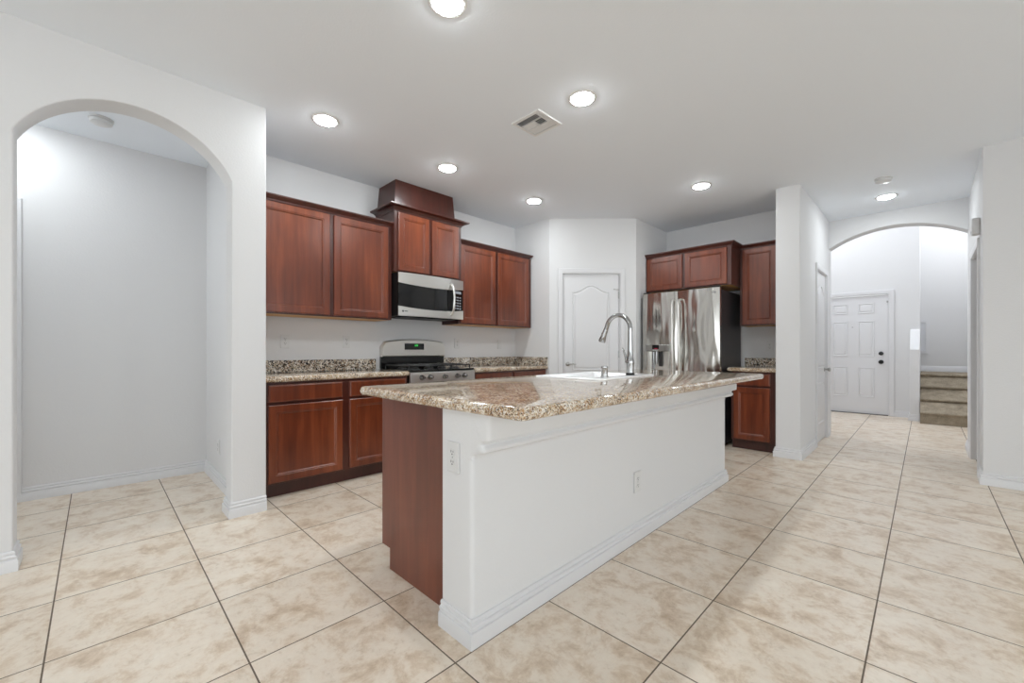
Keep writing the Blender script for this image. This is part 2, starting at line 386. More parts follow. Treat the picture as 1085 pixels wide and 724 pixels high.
# hall closet door on the stub wall
r = bpy.data.objects.new('door_2', None); COL.objects.link(r); struct(r); r.location = (SX, 5.83, 0); r.rotation_euler = (0, 0, PI/2)
casing('door_casing', r, .01, .69, 2.04); jamb(r, .002, .698, 2.048, 0, .2)
moulded_door('door_slab', r, .018, .682, 2.03, .035, [arch_panel(.13, .57, .88, 1.80, .08), rect(.13, .57, .22, .72)], .012)
o = MB().lathe([(0, 0), (.027, 0), (.027, -.005), (.011, -.010), (.010, -.028), (.022, -.040), (.027, -.052), (.022, -.064), (0, -.068)], (.62, .012, .86), 'y', 18).build('door_knob', M['nickel'], r)
[hinge(r, .014, z, .010) for z in (.25, 1.02, 1.82)]
# front door
r = bpy.data.objects.new('door_3', None); COL.objects.link(r); struct(r); r.location = (-1.365, 9.35, 0)
casing('door_casing', r, -.012, .937, 2.05, .062); jamb(r, -.018, .943, 2.058, 0, .12)
px = ((.18, .395), (.535, .75)); pz = ((.29, .805), (.99, 1.60), (1.735, 1.905))
moulded_door('door_slab', r, 0, .925, 2.035, .044, [rect(a, b, c, d) for a, b in px for c, d in pz], .03)
MB().box(.0, .925, .0, .12, .0, .010).build('threshold', M['dark_side'], r)
MB().lathe([(0, 0), (.034, 0), (.034, -.006), (.014, -.012), (.013, -.03), (.028, -.042), (.032, -.058), (.024, -.07), (0, -.074)], (.835, .03, .90), 'y', 20).build('door_knob', M['black_metal'], r)
MB().lathe([(0, 0), (.032, 0), (.032, -.014), (.026, -.022), (0, -.022)], (.835, .03, 1.045), 'y', 20).build('deadbolt', M['black_metal'], r)
MB().lathe([(0, 0), (.009, 0), (.009, -.006), (0, -.006)], (.46, .03, 1.50), 'y', 12).build('peephole', M['nickel'], r)
MB().box(.905, .935, .010, .028, 1.90, 1.93).build('security_latch', M['nickel'], r)
# right-hand doorway casing and jamb
r = bpy.data.objects.new('trim_1', None); COL.objects.link(r); struct(r); r.location = (RX, 6.25, 0); r.rotation_euler = (0, 0, -PI/2)
casing('door_casing', r, .012, .808, 2.02, .055); jamb(r, 0, .82, 2.03, 0, .12)
# doorway casing seen past the left jamb of the arch, on the alcove wall
r = bpy.data.objects.new('trim_2', None); COL.objects.link(r); struct(r); r.location = (-4.65, -1.20, 0); r.rotation_euler = (0, 0, PI/2)
casing('door_casing', r, 0, .765, 2.14, .06)
moulded_door('door_slab', r, .003, .762, 2.13, .012, [arch_panel(.12, .64, .88, 1.88, .085), rect(.12, .64, .22, .72)], -.0125)
# small framed window on the stair landing
r = bpy.data.objects.new('window_1', None); COL.objects.link(r); struct(r); r.location = (0, 10.5, 0)
fr = MB()
fr.loft([[(x, y, z) for x, z in q] for q, y in ((rect(-.5, .055, 1.04, 1.64), -.001), (rect(-.5, .055, 1.04, 1.64), -.035), (rect(-.45, .005, 1.09, 1.59), -.035), (rect(-.45, .005, 1.09, 1.59), -.012))], False, False)
fr.build('window_frame', M['trim'], r); MB().box(-.45, .012, -.015, -.002, 1.09, 1.59).build('window_pane', M['pane'], r)

# ------------------------------------------------------------------ stairs
st = thing('carpeted_stairs', 'brown carpeted stair flight rising beside the white knee wall beyond the hall arch', 'stairs', (0, 8.74, 0))
prof = [(0, 0)]
for i in range(4):
    y = .255*i; z = .18*(i+1)
    prof += [(y, z-.045), (y-.022, z-.035), (y-.030, z-.018), (y-.022, z-.003), (y, z)]
prof += [(1.755, .72), (1.755, 0)]
MB().prism(prof, -.055, 1.245, 'x').build('stair_carpet', M['carpet'], st, smooth=60)

# ------------------------------------------------------------------ recessed lights, detectors, vent
def can(loc, label, grp='recessed ceiling lights'):
    t = thing('recessed_light', label, 'ceiling light', loc, 0, grp)
    MB().lathe([(.072, -.001), (.074, -.006), (.085, -.007), (.093, -.003), (.094, 0), (.072, 0)], n=32).build('trim_ring', M['vent_metal'], t)
    MB().lathe([(.0721, -.0005), (.071, -.008), (.060, -.0135), (.036, -.017), (.0, -.0175)], n=32).build('lamp_lens', M['lens'], t, smooth=80)
    return t
cans = [((-1.62, 1.19), 'round recessed light at the top edge of the photo, nearest the camera'),
        ((-3.075, 1.175), 'recessed ceiling light above the leftmost wall cabinets'),
        ((-3.09, 2.27), 'recessed ceiling light in front of the box hood above the microwave'),
        ((-3.09, 3.45), 'recessed ceiling light nearest the corner pantry door'),
        ((-1.605, 2.27), 'recessed ceiling light beside the air vent above the island'),
        ((-1.608, 4.33), 'recessed ceiling light in front of the refrigerator cabinets'),
        ((-.30, 6.05), 'recessed ceiling light in the hall just before the hall arch'),
        ((-1.62, -1.0), 'unseen recessed ceiling light added in the room behind the camera'),  # out of view, added as a light source
        ((-4.25, -.5), 'recessed ceiling light in the passage behind the left arch'),
        ((-4.0, -2.3), 'unseen recessed ceiling light added deeper in the passage behind the left arch')]  # out of view, added to brighten the alcove wall
proto = None
for (x, y), lb in cans:
    if proto is None: o = proto = can((0, 0, 0), lb)
    else: o = copy_tree(proto)
    o.location = (x, y, CZ); o['label'] = lb
def detector(x, y, lb):
    t = thing('smoke_detector', lb, 'smoke detector', (x, y, CZ), 0, 'smoke detectors')
    MB().lathe([(.0, 0), (.068, 0), (.068, -.010), (.060, -.012)], n=32).build('base_plate', M['plastic'], t)
    MB().lathe([(.060, -.0121), (.058, -.013), (.058, -.018), (.062, -.020), (.060, -.034), (.045, -.042), (.015, -.044), (0, -.044)], n=32).build('sensor_cover', M['plastic'], t)
    return t
detector(-.287, 5.385, 'round white smoke detector on the hall ceiling beside the hall light')
detector(-4.20, .03, 'round white smoke detector on the ceiling behind the left arch')
vt = thing('ceiling_vent', 'square white ceiling air register with dark louvre openings above the island', 'air vent', (-2.02, 2.285, CZ))
fm = MB(); o_ = rect(-.132, .132, -.132, .132); i_ = rect(-.108, .108, -.105, .105)
fm.loft([[(x, y, z) for x, y in q] for q, z in ((o_, 0), (inset(o_, .004), -.007), (i_, -.009), (i_, -.0005))], False, False)
fm.build('register_frame', M['vent_metal'], vt)
MB().box(-.108, .108, -.105, .105, -.0012, -.0004).build('shaft_opening', M['vent_hole'], vt)
def slat(mbx, p0, p1, tilt, wd=.012):
    """louvre blade between p0 and p1 leaning by tilt to its left"""
    p0 = Vector(p0); p1 = Vector(p1); d = (p1-p0).normalized(); n = Vector((-d.y, d.x))
    a = n*(wd*.5*math.cos(tilt)); h = .0075*abs(math.sin(tilt))
    q = [(p0-a, -.0015), (p1-a, -.0015), (p1+a, -.0015-h), (p0+a, -.0015-h)] if tilt > 0 else [(p0-a, -.0015-h), (p1-a, -.0015-h), (p1+a, -.0015), (p0+a, -.0015)]
    vs = [(v.x, v.y, z) for v, z in q]; vs2 = [(x, y, z-.0008) for x, y, z in vs]
    mbx.loft([vs, vs2])
def bank(x0, x1, y0, y1, n, along, tilt):
    m_ = MB()
    for i in range(n):
        if along == 'x':
            y = y0+(y1-y0)*(i+.5)/n; slat(m_, (x0, y), (x1, y), tilt)
        else:
            x = x0+(x1-x0)*(i+.5)/n; slat(m_, (x, y0), (x, y1), tilt)
    return m_.build('louvre_bank', M['vent_metal'], vt)
bank(-.104, .104, .035, .100, 6, 'x', .5)
bank(-.104, .0, -.045, .025, 8, 'y', .45)
bank(.012, .08, -.030, .025, 3, 'x', -1.25)
bank(-.104, .08, -.095, -.050, 3, 'x', -1.25)
MB().box(-.104, .104, .026, .033, -.009, -.001).box(-.104, .104, -.048, -.041, -.009, -.001).box(.002, .009, -.041, .026, -.009, -.001).box(.084, .104, -.1, .026, -.009, -.001).build('divider_bar', M['vent_metal'], vt)
# chime box above the right doorway
ch = thing('door_chime', 'small pale box high on the hall wall above the right doorway', 'door chime', (RX, 5.385, 2.165), -PI/2)
MB().box(-.045, .045, -.052, 0, -.068, .075).build('chime_cover', M['plastic'], ch, bevel=.012, seg=3)
MB().box(-.03, .03, -.054, -.0522, -.05, -.044).box(-.03, .03, -.054, -.0522, -.038, -.032).build('sound_slot', M['button'], ch)

# ------------------------------------------------------------------ outlets
def duplex(name, lb, loc, rz, kind='outlet', grp=None):
    t = thing(name, lb, kind, loc, rz, grp)
    MB().prism(rect(-.037, .037, -.060, .060), 0, -.0085, 'y').build('cover_plate', M['plastic'], t, bevel=.003)
    if kind == 'outlet':
        for s in (-1, 1):
            zc = s*.0195
            rc = MB().prism([(.0165*math.cos(a), zc+max(-.0125, min(.0125, .0165*math.sin(a)))) for a in [2*PI*k/20 for k in range(20)]], -.008, -.0105, 'y').build('receptacle', M['plastic'], t)
            m_ = MB().box(-.0078, -.0048, -.0109, -.0104, zc-.001, zc+.008).box(.0048, .0078, -.0109, -.0104, zc, zc+.007)
            m_.lathe([(0, -.0104), (.003, -.0104), (.003, -.0109), (0, -.0109)], (0, 0, zc-.007), 'y', 10)
            m_.build('slots', M['plastic_dark'], rc)
        MB().lathe([(0, -.0085), (.003, -.0085), (.003, -.0095), (0, -.0095)], (0, 0, 0), 'y', 10).build('screw', M['nickel'], t)
    else:
        MB().box(-.017, .017, -.012, -.008, -.033, .033).build('rocker', M['plastic'], t, bevel=.002)
    return t
G = 'outlets above the kitchen backsplash'
duplex('wall_outlet', 'white duplex outlet above the left counter, nearest the pillar', (-3.98, 1.173, 1.178), PI/2, grp=G)
duplex('wall_outlet', 'white duplex outlet above the left counter, just left of the range', (-3.98, 1.718, 1.182), PI/2, grp=G)
duplex('wall_outlet', 'white duplex outlet on the wall just right of the range', (-3.98, 3.06, 1.182), PI/2, grp=G)
duplex('wall_switch', 'white rocker switch above the counter nearest the pantry corner', (-3.98, 3.76, 1.177), PI/2, 'switch')
duplex('wall_outlet', 'white outlet on the wall right of the refrigerator', (-1.318, 5.70, 1.147), 0, grp=None)
duplex('wall_outlet', 'white duplex outlet on the near white end of the island', (-1.298, .985, .685), 0)
duplex('wall_outlet', 'white duplex outlet low on the long white side of the island', (-1.19, 2.222, .335), PI/2)
duplex('wall_outlet', 'white outlet low on the passage wall behind the left arch', (-4.092, .715, .31), 0)

# ------------------------------------------------------------------ cabinetry
def framed_door(name, parent, x0, x1, z0, z1, rail=.058, y=0, t=.02):
    mb = MB(); p = rect(x0, x1, z0, z1)
    rings_panel(mb, p, [(0, y), (0, y-t+.004), (.004, y-t), (rail-.008, y-t), (rail-.004, y-t+.003), (rail+.002, y-t+.003), (rail+.010, y-t+.011), (rail+.016, y-t+.011)])
    return mb.build(name, M['wood'], parent, smooth=22)
def drawer_front(name, parent, x0, x1, z0, z1, y=0, t=.02):
    mb = MB(); rings_panel(mb, rect(x0, x1, z0, z1), [(0, y), (0, y-t+.007), (.003, y-t+.003), (.010, y-t)])
    return mb.build(name, M['wood'], parent, smooth=22)
def crown(parent, path, z0, h=.05, o=.045):
    pr = [(0, z0), (.006, z0), (.008, z0+.012*h/.05), (.016, z0+.022*h/.05), (.030, z0+.031*h/.05), (o-.006, z0+.036*h/.05), (o-.004, z0+.040*h/.05), (o, z0+.041*h/.05), (o, z0+h), (0, z0+h)]
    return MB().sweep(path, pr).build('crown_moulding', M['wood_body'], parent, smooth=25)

# wall cabinets on the left wall: local x = world +y, local -y = world +x
def wall_cab(lb, y0, wd, z0, z1, depth, doors, crown_path, ch=.05, co=.045, loc=None, rz=PI/2, grp='wall cabinets'):
    t = thing('wall_cabinet', lb, 'cabinet', loc or (-3.98+depth, y0, 0), rz, grp)
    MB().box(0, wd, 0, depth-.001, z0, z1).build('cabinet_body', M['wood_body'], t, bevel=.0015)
    for (a, b) in doors: framed_door('door', t, a-y0, b-y0, z0+.012, z1-.014)
    crown(t, [(a, b) for a, b in crown_path], z1-.004, ch, co)
    MB().box(.02, wd-.02, .02, depth-.02, z0-.001, z0+.001).build('bottom_panel', M['maple'], t)
    return t
D = .31
wall_cab('pair of cherry wall cabinet doors between the pillar and the microwave', .842, 1.186, 1.392, 2.292, D, [(.885, 1.435), (1.470, 1.985)], [(1.187, .0), (0, 0)][::-1], .046, .04)
wall_cab('cherry wall cabinet right of the microwave, ending at the pantry corner', 2.842, 1.194, 1.392, 2.292, D, [(2.862, 3.392), (3.428, 3.975)], [(0, 0), (1.160, 0), (1.160, .30)], .046, .04)
t = wall_cab('taller cherry cabinet directly above the microwave', 2.030, .810, 1.862, 2.452, D+.05, [(2.068, 2.418), (2.455, 2.795)], [(0, D+.049), (0, 0), (.81, 0), (.81, D+.049)], .055, .07)
hb = thing('cabinet_top_box', 'tapered cherry box between the microwave cabinet and the ceiling', 'cabinet', (-3.98, 2.030, 0), PI/2)
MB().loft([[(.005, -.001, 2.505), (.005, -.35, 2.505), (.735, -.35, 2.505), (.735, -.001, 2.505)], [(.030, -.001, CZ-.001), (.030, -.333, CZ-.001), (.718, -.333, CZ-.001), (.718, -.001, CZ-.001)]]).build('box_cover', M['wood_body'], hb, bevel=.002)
# base cabinets, left wall
def base_cab(lb, wd, depth, doors, drawers, loc, rz, grp='base cabinets', toe=.10, top=.862):
    t = thing('base_cabinet', lb, 'cabinet', loc, rz, grp)
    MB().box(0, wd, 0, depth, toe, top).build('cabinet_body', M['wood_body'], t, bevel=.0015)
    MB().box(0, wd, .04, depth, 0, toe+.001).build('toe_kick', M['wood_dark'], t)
    for d in doors: framed_door('door', t, *d)
    for d in drawers: drawer_front('drawer', t, *d)
    return t
def LX(y, y0): return y-y0
y0 = .836
base_cab('dark cherry base cabinet between the pillar and the range', 2.052-y0, .553, [(LX(.895, y0), LX(1.442, y0), .115, .690), (LX(1.502, y0), LX(2.030, y0), .115, .690)],
         [(LX(.895, y0), LX(1.442, y0), .712, .842), (LX(1.502, y0), LX(2.030, y0), .712, .842)], (-3.425, y0, 0), PI/2)
y0 = 2.85
base_cab('dark cherry base cabinet right of the range, ending at the pantry', 4.045-y0, .553, [(.03, .58, .115, .69), (.62, 1.17, .115, .69)],
         [(.03, .58, .712, .842), (.62, 1.17, .712, .842)], (-3.425, y0, 0), PI/2)

# countertops
def slab_prof(z0, z1, r=.018):
    n = 6; q = []
    for i in range(n+1):
        a = -PI/2+PI*i/n; q.append((-r+r*math.cos(a), (z0+z1)/2+((z1-z0)/2)*math.sin(a)))
    return q
def slab(name, outline, z0, z1, mat, parent, r=.018, round_edges=None, hole=None):
    """outline ccw; the edge curls with radius r"""
    rs = []
    for d, z in slab_prof(z0, z1, r): rs.append([(x, y, z) for x, y in inset(outline, -d)])
    mb = MB()
    if not hole: mb.loft(rs)
    else:
        mb.loft(rs, False, False); n = len(outline)
        for k, rev in ((0, True), (len(rs)-1, False)):
            z = rs[k][0][2]; hr = [(x, y, z) for x, y in hole]; mb.v += hr
            b0 = len(mb.v)-4; a0 = k*n
            # outline must be given with 4 corner groups equal to hole corners
            grp = n//4
            for c in range(4):
                ids = [a0+c*grp+i for i in range(grp)]
                for i in range(grp-1): mb.f.append((ids[i], ids[i+1], b0+c))
                nx = a0+((c+1)*grp) % n
                mb.f.append((ids[-1], nx, b0+(c+1) % 4, b0+c))
        t0 = len(mb.v)-8
        for c in range(4): mb.f.append((t0+c, t0+(c+1) % 4, t0+4+(c+1) % 4, t0+4+c))
    return mb.build(name, M[mat], parent, smooth=50)
def rrect(x0, x1, y0, y1, rads, seg=5):
    out = []
    for (cx, cy, a0, r_) in ((x0, y0, PI, rads[0]), (x1, y0, 1.5*PI, rads[1]), (x1, y1, 0, rads[2]), (x0, y1, .5*PI, rads[3])):
        sx = 1 if cx == x0 else -1; sy = 1 if cy == y0 else -1
        for i in range(seg+1):
            a = a0+PI/2*i/seg; out.append((cx+sx*r_+r_*math.cos(a), cy+sy*r_+r_*math.sin(a)))
    return out
t = thing('countertop', 'speckled granite counter with backsplash between the pillar and the range', 'countertop', (0, 0, 0), 0, 'granite countertops')
slab('counter_slab', [(-3.978, .834), (-3.385, .834), (-3.385, 2.052), (-3.978, 2.052)], .862, .906, 'granite', t, .014)
MB().box(-3.979, -3.958, .834, 2.015, .9065, 1.012).build('backsplash', M['granite_splash'], t, bevel=.002)
t = thing('countertop', 'speckled granite counter with backsplash between the range and the pantry', 'countertop', (0, 0, 0), 0, 'granite countertops')
slab('counter_slab', [(-3.978, 2.850), (-3.385, 2.850), (-3.385, 4.048), (-3.978, 4.048)], .862, .906, 'granite', t, .014)
MB().box(-3.979, -3.958, 2.850, 4.048, .9065, 1.012).box(-3.957, -3.39, 4.028, 4.049, .9065, 1.012).build('backsplash', M['granite_splash'], t, bevel=.002)
t = thing('countertop', 'small granite counter with backsplash right of the refrigerator', 'countertop', (0, 0, 0), 0, 'granite countertops')
slab('counter_slab', [(-1.585, 5.035), (-1.104, 5.035), (-1.104, 5.698), (-1.585, 5.698)], .862, .906, 'granite', t, .014)
MB().box(-1.585, -1.104, 5.678, 5.699, .9065, 1.005).build('backsplash', M['granite_splash'], t, bevel=.002)

# refrigerator wall cabinets
fcx = -2.586
t = wall_cab('two-door cherry cabinet directly above the refrigerator', 0, 1.030, 1.848, 2.290, .615, [(.018, .475), (.510, .985)], [(0, 0), (1.03, 0), (1.03, .30)], .05, .04, (fcx, 5.083, 0), 0)
wall_cab('single-door cherry wall cabinet right of the refrigerator cabinet', 0, .449, 1.385, 2.290, .318, [(.030, .372)], [(0, 0), (.448, 0)], .046, .04, (-1.553, 5.381, 0), 0)
base_cab('single-door cherry base cabinet beside the refrigerator', .452, .62, [(.030, .385, .115, .690)], [(.030, .385, .712, .842)], (-1.555, 5.075, 0), 0)

# ------------------------------------------------------------------ island
isl = thing('kitchen_island', 'long white-sided kitchen island with a cherry cabinet end panel', 'kitchen island', (0, 0, 0))
IX = -1.19; IY0 = .985; IY1 = 3.735; IL = -1.378
kw = MB().prism(rrect(IL, IX, IY0, IY1, (.006, .018, .018, .006)), 0, .868, 'z').build('knee_wall', M['wall'], isl, smooth=50)
# ledge with stepped moulding under the overhang
lp = [(-.01, .868), (.092, .868), (.092, .780), (.089, .774), (.082, .772), (.068, .770), (.058, .763), (.053, .754), (.055, .750), (.062, .746), (.066, .738), (.064, .728), (.056, .721), (.045, .718), (.022, .716), (.008, .710), (.002, .700), (0, .690), (-.01, .685)]
def ledge():
    # runs the whole long side, flush with both ends, rounded plan corners
    rs = []
    ys = [(IY0, .020), (IY0+.003, .009), (IY0+.009, .003), (IY0+.018, 0), (IY1-.018, 0), (IY1-.009, .003), (IY1-.003, .009), (IY1, .02)]
    for yy, back in ys: rs.append([(IX+max(o-back if o > .0 else o, -.01), yy, z) for o, z in lp])
    return MB().loft(rs).build('ledge_moulding', M['wall'], isl, smooth=35)
ledge()
MB().sweep([(IL, IY0), (IX, IY0), (IX, IY1), (IL, IY1)], BB).build('baseboard', M['trim'], isl, smooth=25)
CX0 = -1.985; CY0 = 1.045; CY1 = 3.70
MB().prism([(CX0+.078, 0), (IL-.001, 0), (IL-.001, .868), (CX0, .868), (CX0, .105), (CX0+.078, .105)], CY0, CY0+.018, 'y').build('end_panel', M['wood_panel'], isl, bevel=.001)
MB().prism([(CX0+.078, 0), (IL-.001, 0), (IL-.001, .868), (CX0, .868), (CX0, .105), (CX0+.078, .105)], CY1-.018, CY1, 'y').build('end_panel', M['wood_panel'], isl, bevel=.001)
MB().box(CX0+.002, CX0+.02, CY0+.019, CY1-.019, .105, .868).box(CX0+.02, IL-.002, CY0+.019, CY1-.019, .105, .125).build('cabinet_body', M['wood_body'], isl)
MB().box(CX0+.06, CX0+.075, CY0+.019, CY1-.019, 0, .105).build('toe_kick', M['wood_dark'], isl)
def isl_front(fn, name, ya, yb, z0, z1):
    o = fn(name, isl, 0, yb-ya, z0, z1); o.location = (CX0, yb, 0); o.rotation_euler = (0, 0, -PI/2); return o
ys = [1.07, 1.50, 2.08, 2.48, 2.90]
isl_front(framed_door, 'door', 1.07, 1.50, .115, .69); isl_front(drawer_front, 'drawer', 1.07, 1.50, .712, .848)
isl_front(framed_door, 'door', 1.53, 2.08, .115, .69); isl_front(drawer_front, 'drawer', 1.53, 2.08, .712, .848)
isl_front(framed_door, 'door', 2.11, 2.50, .115, .69); isl_front(framed_door, 'door', 2.52, 2.91, .115, .69); isl_front(drawer_front, 'drawer', 2.11, 2.91, .712, .848)
isl_front(framed_door, 'door', 2.94, 3.67, .115, .69); isl_front(drawer_front, 'drawer', 2.94, 3.67, .712, .848)

it = thing('island_countertop', 'long granite countertop with rounded edges on the kitchen island', 'countertop', (0, 0, 0))
SKX = (-1.93, -1.375); SKY = (2.14, 2.86)
slab('counter_slab', rrect(-2.062, -.903, .952, 3.745, (.026, .026, .026, .026)), .869, .915, 'granite', it, .020,
     hole=[(SKX[0]+.03, SKY[0]+.03), (SKX[1]-.10, SKY[0]+.03), (SKX[1]-.10, SKY[1]-.03), (SKX[0]+.03, SKY[1]-.03)])
# sink
sk = thing('kitchen_sink', 'white drop-in double sink set in the island countertop', 'sink', (0, 0, 0))
def ring(r4, z): return [(x, y, z) for x, y in r4]
R_ = (.05,)*4; r2 = (.045,)*4
outer = rrect(SKX[0], SKX[1], SKY[0], SKY[1], R_)
mb = MB()
inn = rrect(SKX[0]+.035, SKX[1]-.105, SKY[0]+.035, SKY[1]-.035, r2)
inn2 = rrect(SKX[0]+.06, SKX[1]-.13, SKY[0]+.06, SKY[1]-.06, r2)
mb.loft([ring(outer, .9155), ring(outer, .921), ring(inset(outer, .006), .926), ring(inn, .926), ring(inset(inn, .006), .920), ring(inn2, .74), ring(inset(inn2, .03), .735)], False, True)
mb.build('sink_basin', M['ceramic'], sk, smooth=50)
MB().prism(rrect(SKX[0]+.055, SKX[1]-.125, 2.49, 2.51, (.002,)*4), .736, .900, 'z').build('basin_divider', M['ceramic'], sk, bevel=.006)
for yy in (2.31, 2.69): MB().lathe([(0, .7352), (.04, .7352), (.042, .738), (.03, .737), (0, .7365)], (-1.68, yy, 0)).build('drain', M['chrome'], sk)
# faucet
fx, fy, fz = -1.462, 2.640, .9262
ft = thing('kitchen_faucet', 'tall chrome gooseneck pull-down faucet standing on the white sink', 'faucet', (fx, fy, fz), PI*.985)
MB().lathe([(0, 0), (.030, 0), (.030, .012), (.027, .016), (.0, .016)]).build('base_ring', M['black_metal'], ft)
MB().lathe([(0, .0161), (.0255, .0161), (.0255, .075), (.027, .082), (.0275, .100), (.024, .110), (.021, .125), (.0175, .18), (.0165, .25), (.0160, .29), (0, .29)]).build('faucet_body', M['chrome'], ft, smooth=50)
pts = [(0, 0, .285), (0, 0, .31)]; rr_ = .098
for i in range(0, 19):
    a = PI*i/18*.93; pts.append((rr_-rr_*math.cos(a), 0, .322+rr_*math.sin(a)*1.04))
e0 = Vector(pts[-1]); dv = (Vector(pts[-1])-Vector(pts[-2])).normalized(); dv.x += .12; dv.normalize(); pts.append(tuple(e0+dv*.02))
MB().tube(pts, [.0158]*len(pts), 14).build('spout', M['chrome'], ft, smooth=60)
p1 = e0+dv*.018; sh = MB().tube([tuple(p1), tuple(p1+dv*.012), tuple(p1+dv*.055), tuple(p1+dv*.095), tuple(p1+dv*.100)], [.0165, .018, .020, .026, .024], 16).build('spray_head', M['chrome'], ft, smooth=60)
q = p1+dv*.045; MB().box(q.x+.012, q.x+.021, -.006, .006, q.z-.018, q.z+.016).build('spray_button', M['black_metal'], sh, bevel=.003)
MB().tube([(0, 0, .088), (.020, 0, .092), (.033, 0, .095)], [.019, .017, .014], 14).tube([(.028, 0, .098), (.038, 0, .135), (.052, 0, .170), (.062, 0, .190)], [.011, .009, .007, .0055], 12).build('lever_handle', M['chrome'], ft, smooth=60)
sd = thing('sink_air_gap', 'short chrome cylinder air gap standing on the sink edge left of the faucet', 'air gap', (-1.455, 2.300, .9262))
MB().lathe([(0, 0), (.025, 0), (.025, .006), (.021, .009), (.021, .058), (.0225, .062), (.021, .070), (.012, .073), (0, .073)]).build('cap', M['chrome'], sd, smooth=50)
MB().box(-.022, -.012, -.004, .004, .03, .05).build('vent_slot', M['black_metal'], sd)

# ------------------------------------------------------------------ range
W = .775
rg = thing('gas_range', 'stainless steel gas range with black cooktop on the left wall', 'stove', (-3.39, 2.063, 0), PI/2)
MB().box(0, W, .022, .585, .03, .895).build('range_body', M['black_matte'], rg)
for sx in (.05, W-.05):
    for sy in (.08, .52): MB().lathe([(0, 0), (.02, 0), (.02, .03), (0, .03)], (sx, sy, 0), n=12).build('leg', M['black_matte'], rg)
MB().box(.001, W-.001, .0, .575, .896, .912).build('cooktop', M['black'], rg, bevel=.005)
MB().prism([(.021, .785), (-.010, .790), (-.006, .885), (.008, .894), (.021, .894)], .001, W-.001, 'x').build('control_panel', M['steel'], rg, bevel=.002)
for kx in (.120, .215, .385, .540, .630):
    kb = MB().lathe([(0, -.009), (.026, -.009), (.026, -.014), (.0215, -.018), (.0205, -.040), (.016, -.046), (0, -.046)], (kx, 0, .840), 'y', 20).build('knob', M['knob_metal'], rg, smooth=50)
    MB().box(kx-.0035, kx+.0035, -.051, -.030, .822, .858).build('knob_grip', M['nickel'], kb, bevel=.002)
MB().box(.006, W-.006, -.012, .0215, .245, .775).build('oven_door', M['steel'], rg, bevel=.004)
MB().box(.11, W-.11, -.0135, -.0115, .36, .66).build('oven_window', M['glass_dark'], rg)
MB().tube([(.06, -.014, .735), (.06, -.055, .735), (.09, -.062, .735), (W-.09, -.062, .735), (W-.06, -.055, .735), (W-.06, -.014, .735)], .011, 12).build('oven_handle', M['steel'], rg, smooth=60)
MB().box(.006, W-.006, -.010, .0215, .05, .235).build('storage_drawer', M['steel'], rg, bevel=.004)
# grates and burners
for gi in range(3):
    gx0 = .022+gi*.246; gx1 = gx0+.238; g_ = MB(); z = .948
    for (a, b) in (((gx0, .05), (gx1, .05)), ((gx1, .05), (gx1, .50)), ((gx1, .50), (gx0, .50)), ((gx0, .50), (gx0, .05))): g_.tube([(a[0], a[1], z), (b[0], b[1], z)], .0065, 8)
    mx = (gx0+gx1)/2
    for yy in (.165, .275, .385): g_.tube([(gx0, yy, z), (gx0+.05, yy, z+.006), (gx1-.05, yy, z+.006), (gx1, yy, z)], .006, 8)
    g_.tube([(mx, .05, z), (mx, .09, z+.006), (mx, .46, z+.006), (mx, .50, z)], .006, 8)
    for xx in (gx0, gx1):
        for yy in (.05, .50): g_.tube([(xx, yy, .911), (xx, yy, z)], .007, 8)
    g_.build('grate', M['iron'], rg, smooth=50)
for bx, by, br in ((.141, .165, .045), (.141, .385, .036), (.3875, .275, .04), (.633, .165, .045), (.633, .385, .036)):
    MB().lathe([(0, .9122), (br+.012, .9122), (br+.010, .918), (br, .920), (br, .926), (br-.006, .929), (0, .929)], (bx, by, 0)).build('burner', M['iron'], rg)
# backguard
MB().box(.0, .782, .555, .583, .912, 1.035).build('backguard_lower', M['black'], rg, bevel=.003)
arc = [(0, 1.030), (.785, 1.030)]
for i in range(21):
    x = .785-.785*i/20; u = (x-.3925)/.3925; arc.append((x, 1.218-.035*u*u-(.05 if abs(u) > .99 else .012 if abs(u) > .9 else 0)))
bgm = MB()
bgm.loft([[(x, .586, z) for x, z in arc], [(x, .540, z) for x, z in arc], [(x, .528, z) for x, z in inset(arc, .010)]])
bgm.build('backguard_panel', M['steel'], rg, smooth=35)
dp = MB().box(.255, .495, .5262, .5275, 1.105, 1.172).build('clock_display', M['black'], rg)
dg = MB()
def seg7(m_, x, z, ch, s=.012, y=.5258):
    segs = {'0': 'abcdef', '1': 'bc', '2': 'abged', '5': 'afgcd', '8': 'abcdefg', '9': 'abcdfg', '3': 'abgcd'}[ch]
    g = {'a': (0, 2, 1, 2), 'b': (1, 1, 1, 2), 'c': (1, 0, 1, 1), 'd': (0, 0, 1, 0), 'e': (0, 0, 0, 1), 'f': (0, 1, 0, 2), 'g': (0, 1, 1, 1)}
    for q in segs:
        a, b, c, d = g[q]; m_.box(x+a*s*.8-.001, x+c*s*.8+.001, y-.0006, y, z+b*s-.001, z+d*s+.001)
for i, c_ in enumerate('125'): seg7(dg, .375+i*.016, 1.143, c_, .008)
dg.build('clock_digits', M['green'], dp)

